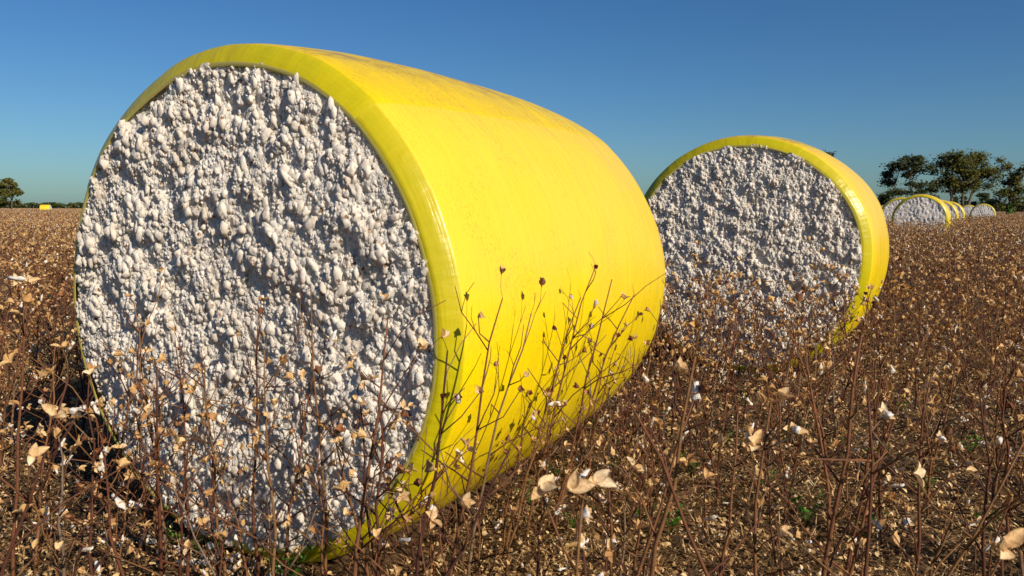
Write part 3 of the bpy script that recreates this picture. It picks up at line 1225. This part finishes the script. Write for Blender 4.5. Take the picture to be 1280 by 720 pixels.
# --- the field beyond: one object of stuff, plants and strips of plants instanced on its points
def scatter_object(name, pts, rots, scs, idxs, sources):
    me = bpy.data.meshes.new(name)
    n = len(pts)
    me.vertices.add(n)
    me.vertices.foreach_set('co', np.asarray(pts, np.float32).ravel())
    for nm, ty, arr in (('rot', 'FLOAT', rots), ('scl', 'FLOAT', scs)):
        a = me.attributes.new(nm, ty, 'POINT')
        a.data.foreach_set('value', np.asarray(arr, np.float32))
    a = me.attributes.new('idx', 'INT', 'POINT')
    a.data.foreach_set('value', np.asarray(idxs, np.int32))
    o = obj(name, me)
    src = bpy.data.collections.new(name + '_sources')
    for i, m in enumerate(sources):
        so_ = bpy.data.objects.new('%s_source_%02d' % (name, i), m)
        src.objects.link(so_)
    ng = bpy.data.node_groups.new(name, 'GeometryNodeTree')
    ng.interface.new_socket('Geometry', in_out='INPUT', socket_type='NodeSocketGeometry')
    ng.interface.new_socket('Geometry', in_out='OUTPUT', socket_type='NodeSocketGeometry')
    gi, go = ng.nodes.new('NodeGroupInput'), ng.nodes.new('NodeGroupOutput')
    ci = ng.nodes.new('GeometryNodeCollectionInfo')
    ci.inputs['Collection'].default_value = src
    ci.inputs['Separate Children'].default_value = True
    ci.inputs['Reset Children'].default_value = True
    ip = ng.nodes.new('GeometryNodeInstanceOnPoints')
    ip.inputs['Pick Instance'].default_value = True

    def attr(nm, ty):
        nd = ng.nodes.new('GeometryNodeInputNamedAttribute')
        nd.data_type = ty
        nd.inputs[0].default_value = nm
        return nd.outputs[0]
    cx = ng.nodes.new('ShaderNodeCombineXYZ')
    L_ = ng.links.new
    L_(attr('rot', 'FLOAT'), cx.inputs[2])
    L_(gi.outputs[0], ip.inputs['Points'])
    L_(ci.outputs[0], ip.inputs['Instance'])
    L_(attr('idx', 'INT'), ip.inputs['Instance Index'])
    L_(cx.outputs[0], ip.inputs['Rotation'])
    L_(attr('scl', 'FLOAT'), ip.inputs['Scale'])
    L_(ip.outputs[0], go.inputs[0])
    md = o.modifiers.new('scatter', 'NODES')
    md.node_group = ng
    return o


def patch_mesh(seed, size, n):
    """a square of field seen from afar: many light plants in one mesh"""
    r = random.Random(seed)
    mb = MB()
    for _ in range(n):
        ox, oy = r.uniform(-size / 2, size / 2), r.uniform(-size / 2, size / 2)
        H = r.uniform(.75, 1.12)
        o = Vector((ox, oy, 0))
        top = Vector((ox + r.uniform(-.12, .12), oy + r.uniform(-.12, .12), H))
        mb.tube([o, top], [.009, .005], 3, 0, cap=False)
        for _b in range(6):
            t = r.uniform(.3, 1)
            p = o.lerp(top, t)
            a = r.uniform(0, 6.28)
            l_ = r.uniform(.10, .30) * (1.2 - .7 * t)
            q = p + Vector((math.cos(a) * l_, math.sin(a) * l_, l_ * r.uniform(.5, 1.1)))
            mb.tube([p, q], [.005, .003], 3, 0, cap=False)
            if r.random() < .88:
                s = r.uniform(.028, .056)
                d1 = Vector((r.uniform(-1, 1), r.uniform(-1, 1), r.uniform(-1, 1))).normalized()
                d2 = d1.orthogonal().normalized()
                d3 = d1.cross(d2)
                li = r.random() < .07
                mb.add([q + d1 * s, q + d2 * s * .6, q - d1 * s, q - d2 * s * .6, q + d3 * s * .7], [(0, 1, 4), (1, 2, 4), (2, 3, 4), (3, 0, 4)], 3 if li else (1 if r.random() < .8 else 2))
    return mb.mesh('patch', [M_STALK, M_BURR, M_REDB, M_LINT], smooth=False)


pts, rots, scs, idxs = [], [], [], []
r2 = random.Random(5)
occupied = {}
for x, y in placed:
    occupied[(round(x * 3), round(y * 3))] = 1
y = 2.3
# full plants from the end of the single ones out to 42 m (a wide wedge, also a little beyond the frame)
n_target = int(0.5 * 1.75 * (42 ** 2 - 8 ** 2) * 5.6)
for _ in range(n_target):
    y = math.sqrt(r2.uniform(6.0 ** 2, 42 ** 2))
    x = r2.uniform(-.86, .86) * y
    if in_bale(x, y, .05):
        continue
    if y < YMAX - .2:
        # inside the zone of single plants: only beyond the picture's sides or behind the bales
        px = 640 + F_PX * x / y
        if -60 < px < 1340 and not (100 < px < 830 or 830 < px < 1090 and y > 9.3):
            continue
    pts.append((x, y, 0))
    rots.append(r2.uniform(0, 6.28))
    scs.append(r2.uniform(.85, 1.18))
    idxs.append(r2.randrange(NV))
# strips at the sides near the camera
for _ in range(160):
    y = r2.uniform(1.2, 8)
    sgn = r2.choice((-1, 1))
    x = sgn * (0.74 * y + r2.uniform(.1, 1.6))
    pts.append((x, y, 0))
    rots.append(r2.uniform(0, 6.28))
    scs.append(r2.uniform(.72, 1.08))
    idxs.append(r2.randrange(NV))
# strips farther out
S = 4.0
nY = int((460 - 42) / S)
for j in range(nY):
    yy = 42 + S / 2 + j * S
    half = .80 * yy + 6
    k = -half
    while k < half:
        xx = k + S / 2
        if not any(abs(xx - b[0]) < 3.2 and abs(yy - (b[1] + 1)) < 3.2 for b in BALES[2:]) or True:
            pts.append((xx, yy, 0))
            rots.append(r2.choice((0, PI / 2, PI, -PI / 2)))
            scs.append(1.0)
            idxs.append(NV + r2.randrange(5))
        k += S
patches = [patch_mesh(40 + i, S * 1.02, 84) for i in range(5)]
fld = scatter_object('cotton_field', pts, rots, scs, idxs, v_single + patches)
tag(fld, 'brown stubble of picked cotton plants stretching to the horizon', 'cotton field', kind='stuff')


# ------------------------------------------------------------------ litter on the soil
def build_litter():
    g = np.random.default_rng(12)
    Vs, Fs = [], []
    n = 0
    count = 115000
    y = 1.8 + 8.5 * g.random(count) ** 1.4
    x = g.uniform(-.76, .76, count) * y
    for i in range(count):
        if in_bale(x[i], y[i], -.12):
            continue
        k = g.random()
        if k < .48:      # curled leaf scrap
            L = .007 + .022 * g.random() ** 1.5
            W = L * g.uniform(.35, .9)
        elif k < .90:   # straw and broken twig
            L, W = .025 + .12 * g.random() ** 2, g.uniform(.0014, .0036)
        else:           # fallen husk segment
            L, W = g.uniform(.016, .030), g.uniform(.008, .014)
        L *= 1 + .04 * y[i]
        W *= 1 + .06 * y[i]
        a = g.uniform(0, 2 * PI)
        tilt = g.normal(0, .45)
        c, s = math.cos(a), math.sin(a)
        z0 = 0.012 + abs(g.normal(0, .014))
        bend = g.uniform(-.3, .5) * L * .5
        rows = []
        for t, wv in ((-.5, g.uniform(.2, 1)), (g.uniform(-.2, .2), 1), (.5, g.uniform(.1, .7))):
            cx, cz = t * L * math.cos(tilt), z0 + t * L * math.sin(tilt) + bend * (.25 - t * t)
            for q, lift in ((-.5, 1), (.5, .6)):
                ly = q * W * wv
                rows.append((x[i] + cx * c - ly * s, y[i] + cx * s + ly * c, cz + lift * W * g.uniform(-.3, .6) * (k < .55 or k > .85)))
        Vs.extend(rows)
        Fs.append((n, n + 1, n + 3, n + 2))
        Fs.append((n + 2, n + 3, n + 5, n + 4))
        n += 6
    o = obj('leaf_litter', np_mesh('leaf_litter', Vs, Fs, [M_LITTER], smooth=False))
    tag(o, 'brown leaf scraps, straw and fallen husks littering the soil', 'litter', kind='stuff')
    mb = MB()
    r = random.Random(3)
    for _ in range(950):
        yy = 2.2 + 7.5 * r.random() ** 1.1
        xx = r.uniform(-.74, .74) * yy
        if in_bale(xx, yy, -.1):
            continue
        ge = r.choice(LINTS_LO)
        s = .35 + .95 * r.random() ** 2.5
        mb.join(ge[0], ge[1], Matrix.Translation((xx, yy, .022)) @ Euler((r.uniform(1.1, 2), r.uniform(-.5, .5), r.uniform(0, 6))).to_matrix().to_4x4() @ Matrix.Scale(s, 4), 0)
    for B, cnt in ((B1, 150), (B2, 90)):
        for _ in range(cnt):
            v_ = r.gauss(0, .5)
            u_ = -r.uniform(.02, .22) - .05 * abs(v_)
            xx = B[0] + u_ * math.cos(B[2]) + v_ * math.sin(B[2])
            yy = B[1] + u_ * math.sin(B[2]) - v_ * math.cos(B[2])
            ge = r.choice(LINTS_LO)
            s = .4 + 1.0 * r.random() ** 2
            mb.join(ge[0], ge[1], Matrix.Translation((xx, yy, .02)) @ Euler((r.uniform(1.1, 2), r.uniform(-.5, .5), r.uniform(0, 6))).to_matrix().to_4x4() @ Matrix.Scale(s, 4), 0)
    o = obj('lint_scraps', mb.mesh('lint_scraps', [M_LINT]))
    tag(o, 'scraps of white lint dropped on the soil among the stalks', 'lint', kind='stuff')


build_litter()


# ------------------------------------------------------------------ weeds
def weed_mesh(seed):
    r = random.Random(seed)
    st, lf = MB(), MB()
    for k in range(7):
        a = r.uniform(0, 6.28)
        l_ = r.uniform(.03, .09)
        q = Vector((math.cos(a) * l_ * .7, math.sin(a) * l_ * .7, l_))
        st.tube([(0, 0, -.01), q * .6 + Vector((0, 0, .005)), q], [.0016, .0013, .001], 3)
        for j in range(5):
            p = q * r.uniform(.55, 1.05)
            d = Vector((r.uniform(-1, 1), r.uniform(-1, 1), r.uniform(.0, .7))).normalized()
            sd_ = d.cross(Vector((0, 0, 1))).normalized()
            L = r.uniform(.012, .024)
            lf.add([p, p + d * L * .45 + sd_ * L * .38, p + d * L, p + d * L * .45 - sd_ * L * .38], [(0, 1, 2, 3)])
    return st.mesh('stem', [M_WEED]), lf.mesh('foliage', [M_WEED], False)


wm = [weed_mesh(i) for i in range(3)]
r3 = random.Random(8)
for j, (px, Y, near) in enumerate([(212, 3.42, 1), (258, 3.30, 1), (240, 3.36, 1), (352, 3.05, 1), (735, 4.05, 0), (700, 4.3, 0), (745, 5.2, 0), (1008, 5.3, 0), (985, 5.0, 0),
                                   (868, 4.4, 0), (1100, 4.6, 0), (805, 3.7, 0), (1130, 5.8, 0), (930, 6.0, 0), (720, 3.6, 0), (660, 3.9, 0), (840, 3.55, 0), (960, 4.2, 0), (1015, 3.7, 0), (1060, 5.0, 0), (1160, 4.1, 0), (1215, 4.8, 0), (1245, 3.6, 0), (905, 4.9, 0), (770, 4.5, 0), (1095, 3.5, 0)]):
    p = at(px, 500, Y)
    if in_bale(p.x, Y, -.1):
        continue
    root = obj('weed', None, loc=(p.x, Y, 0.01))
    s = r3.uniform(1.0, 1.8)
    root.scale = (s, s, s)
    root.rotation_euler = (0, 0, r3.uniform(0, 6))
    if near:
        tag(root, 'small bright green weed sprig at the foot of the near cotton face', 'weed', 'green weeds at the foot of the near bale')
    else:
        tag(root, 'small bright green weed sprig in the litter among stalks right of the near bale', 'weed', 'green weeds right of the near bale')
    obj('stem', wm[j % 3][0], root)
    obj('foliage', wm[j % 3][1], root)


# ------------------------------------------------------------------ trees
def build_tree(seed, H, Wd, label, loc, mat, leaf=.42, dens=42, base=.28, stems=((0, 0, 0),), shape='umbrella', ivy=False, gaps=.25, lump=1.0):
    """trunk(s) forking towards the centres of leaf clumps that fill a crown of the given width"""
    r = random.Random(seed)
    tb, cr = MB(), MB()
    clumps = []
    n = int(34 * lump)
    for _ in range(n * 4):
        if len(clumps) >= n:
            break
        a = r.uniform(0, 6.28)
        q = math.sqrt(r.random())
        t = r.random()
        if shape == 'umbrella':
            zt = base + (1 - base) * (.22 + .78 * t)
            wid = (1 - ((t - .25) / .95) ** 2 * .85)
        elif shape == 'round':
            zt = base + (1 - base) * t
            wid = math.sqrt(max(.05, 1 - ((t - .45) / .62) ** 2))
        else:
            zt = base + (1 - base) * t
            wid = .35 + .65 * abs(math.sin(t * 5.2 + seed)) * (1 - .4 * t)
        x = math.cos(a) * q * Wd / 2 * wid
        yv = math.sin(a) * q * Wd / 2 * wid
        z = (zt - .06) * H
        if r.random() < gaps * .5:
            continue
        clumps.append((Vector((x, yv, z)), r.uniform(.55, 1.15) * H / 11))
    for (sx, sy, ln) in stems:
        p0 = Vector((sx, sy, -.1))
        fork = Vector((sx * 1.1 + ln, sy, H * (base + .08)))
        mid = p0.lerp(fork, .5) + Vector((r.uniform(-.15, .15), 0, 0))
        rad = H * .020
        tb.tube([p0, mid, fork], [rad * 1.25, rad, rad * .8], 7)
        mine = [c for c in clumps if len(stems) == 1 or min(stems, key=lambda q: (q[0] + q[2] - c[0].x) ** 2)[0] == sx]
        limbs = []
        for k in range(5):
            if not mine:
                break
            c = r.choice(mine)[0]
            e = fork.lerp(c, .6) + Vector((r.uniform(-.4, .4), r.uniform(-.4, .4), r.uniform(-.3, .5)))
            m2 = fork.lerp(e, .5) + Vector((r.uniform(-.3, .3), r.uniform(-.3, .3), r.uniform(0, .5)))
            st = mid.lerp(fork, r.uniform(.55, 1))
            tb.tube([st, m2, e], [rad * .62, rad * .48, rad * .34], 5)
            limbs += [m2, e]
        for c, _r in mine:
            l0 = min(limbs, key=lambda q: (q - c).length)
            m3 = l0.lerp(c, .5) + Vector((r.uniform(-.25, .25), r.uniform(-.25, .25), r.uniform(-.1, .3)))
            tb.tube([l0, m3, c], [rad * .26, rad * .18, rad * .08], 4)
            for _k in range(3):
                e = c + Vector((r.gauss(0, .7), r.gauss(0, .7), r.gauss(0, .4))) * _r
                tb.tube([m3, e], [rad * .12, rad * .05], 3, cap=False)
    for c, rr in clumps:
        for _ in range(int(dens * 3.7 * r.uniform(.4, 1.5))):
            o = Vector((r.gauss(0, .62), r.gauss(0, .62), r.gauss(0, .36))) * rr
            p = c + o
            n1 = Vector((r.uniform(-1, 1), r.uniform(-1, 1), r.uniform(-1, 1))).normalized()
            n2 = n1.orthogonal().normalized()
            s = leaf * r.uniform(.5, 1.25)
            cr.add([p - n1 * s * .6, p + n2 * s * .4, p + n1 * s * .6, p - n2 * s * .4], [(0, 1, 2, 3)])
    root = obj('tree', None, loc=loc)
    tag(root, label, 'tree', 'trees on the horizon')
    obj('trunk', tb.mesh('trunk', [M_BARK]), root)
    obj('crown', cr.mesh('crown', [mat], False), root)
    if ivy:
        iv = MB()
        for _ in range(420):
            a = r.uniform(0, 6.28)
            z = r.random() ** 1.4 * H * .26
            rr = r.uniform(.3, .8) * (1 - z / H * 1.8)
            p = Vector((math.cos(a) * rr, math.sin(a) * rr, z))
            n1 = Vector((r.uniform(-1, 1), r.uniform(-1, 1), r.uniform(-1, 1))).normalized()
            n2 = n1.orthogonal().normalized()
            iv.add([p - n1 * .2, p + n2 * .12, p + n1 * .2, p - n2 * .12], [(0, 1, 2, 3)])
        obj('ivy', iv.mesh('ivy', [M_WEED], False), root)
    return root


def ground_at(px, Y):
    p = at(px, 262, Y)
    return (p.x, Y, 0)


def hgt(px, py, Y):
    return at(px, py, Y).z


def wpx(px, Y):
    return px / F_PX * Y


build_tree(1, hgt(1130, 192, 150), wpx(70, 150), 'rounded dark tree, leftmost of the group at right, foliage low to the ground', ground_at(1131, 150), M_DTREE, base=.12, shape='round', dens=50, lump=1.5, stems=((-1.2, 0, -1), (1.0, .5, .8)))
build_tree(2, hgt(1185, 187, 150), wpx(50, 150), 'spreading tree with a single straight trunk in the middle of the right group', ground_at(1189, 150), M_TREE, base=.30, dens=46, lump=1.15, stems=((.3, 0, -.5),))
build_tree(5, hgt(1214, 187, 156), wpx(58, 156), 'broad tree with a forked trunk in the middle of the right group', ground_at(1211, 156), M_TREE, base=.34, dens=44, lump=1.15, stems=((-1.0, 0, -.3), (-.7, .3, 1.6)))
build_tree(7, hgt(1260, 194, 140), wpx(56, 140), 'thin sparse tree at the right edge with ivy round its trunk base', ground_at(1262, 140), M_TREE, base=.22, shape='ragged', dens=36, gaps=.6, lump=.95, ivy=True)
build_tree(9, hgt(1029, 184, 145), wpx(34, 145), 'tree hidden behind the second bale, only its top showing', ground_at(1024, 145), M_DTREE, shape='round', dens=60)
build_tree(10, hgt(8, 222, 200), wpx(38, 200), 'lone umbrella-shaped tree at the left edge of the horizon', ground_at(6, 200), M_TREE, base=.30, shape='round', dens=64, leaf=.45, stems=((-1.2, 0, -.5), (1.4, 0, .5)))
build_tree(11, hgt(1228, 241, 300), wpx(22, 300), 'small distant dark round tree between the two right trees', ground_at(1228, 300), M_DTREE, leaf=.5, base=.05, shape='round', dens=60)
build_tree(12, hgt(1275, 246, 280), wpx(24, 280), 'small distant dark tree at the far right edge', ground_at(1277, 280), M_DTREE, leaf=.5, base=.05, shape='round', dens=60)
build_tree(13, hgt(1106, 244, 160), wpx(20, 160), 'low scraggy dark tree at the foot of the rounded one', ground_at(1103, 160), M_DTREE, base=.05, shape='ragged', dens=30)
build_tree(14, hgt(1197, 245, 190), wpx(26, 190), 'low dark bushy tree seen between the middle trunks', ground_at(1199, 190), M_DTREE, base=.05, shape='round', dens=50)


def treeline(name, x0, x1, Y, hfun, label, n):
    r = random.Random(77)
    mb = MB()
    for _ in range(n):
        px = r.uniform(x0, x1)
        p = at(px, 262, Y + r.uniform(-12, 12))
        h = hfun(px)
        z = h * (1 - r.random() ** 1.8)
        n1 = Vector((r.uniform(-1, 1), r.uniform(-1, 1), r.uniform(-1, 1))).normalized()
        n2 = n1.orthogonal().normalized()
        s = r.uniform(.6, 1.5)
        c = Vector((p.x, p.y, z))
        mb.add([c - n1 * s, c + n2 * s * .7, c + n1 * s, c - n2 * s * .7], [(0, 1, 2, 3)])
    o = obj(name, mb.mesh(name, [M_DTREE], False))
    tag(o, label, 'treeline', kind='stuff')


treeline('treeline', -260, 330, 620, lambda px: 4.6 + 1.6 * noise.noise((px * .055, 0, 0)) + 1.0 * noise.noise((px * .21, 4, 0)), 'low dark line of far-off woods along the left horizon', 9000)
treeline('treeline', 1075, 1500, 620, lambda px: 4.4 + 2.2 * noise.noise((px * .045, 3, 0)) + 1.2 * noise.noise((px * .2, 7, 0)), 'low dark line of far-off woods along the right horizon', 7000)
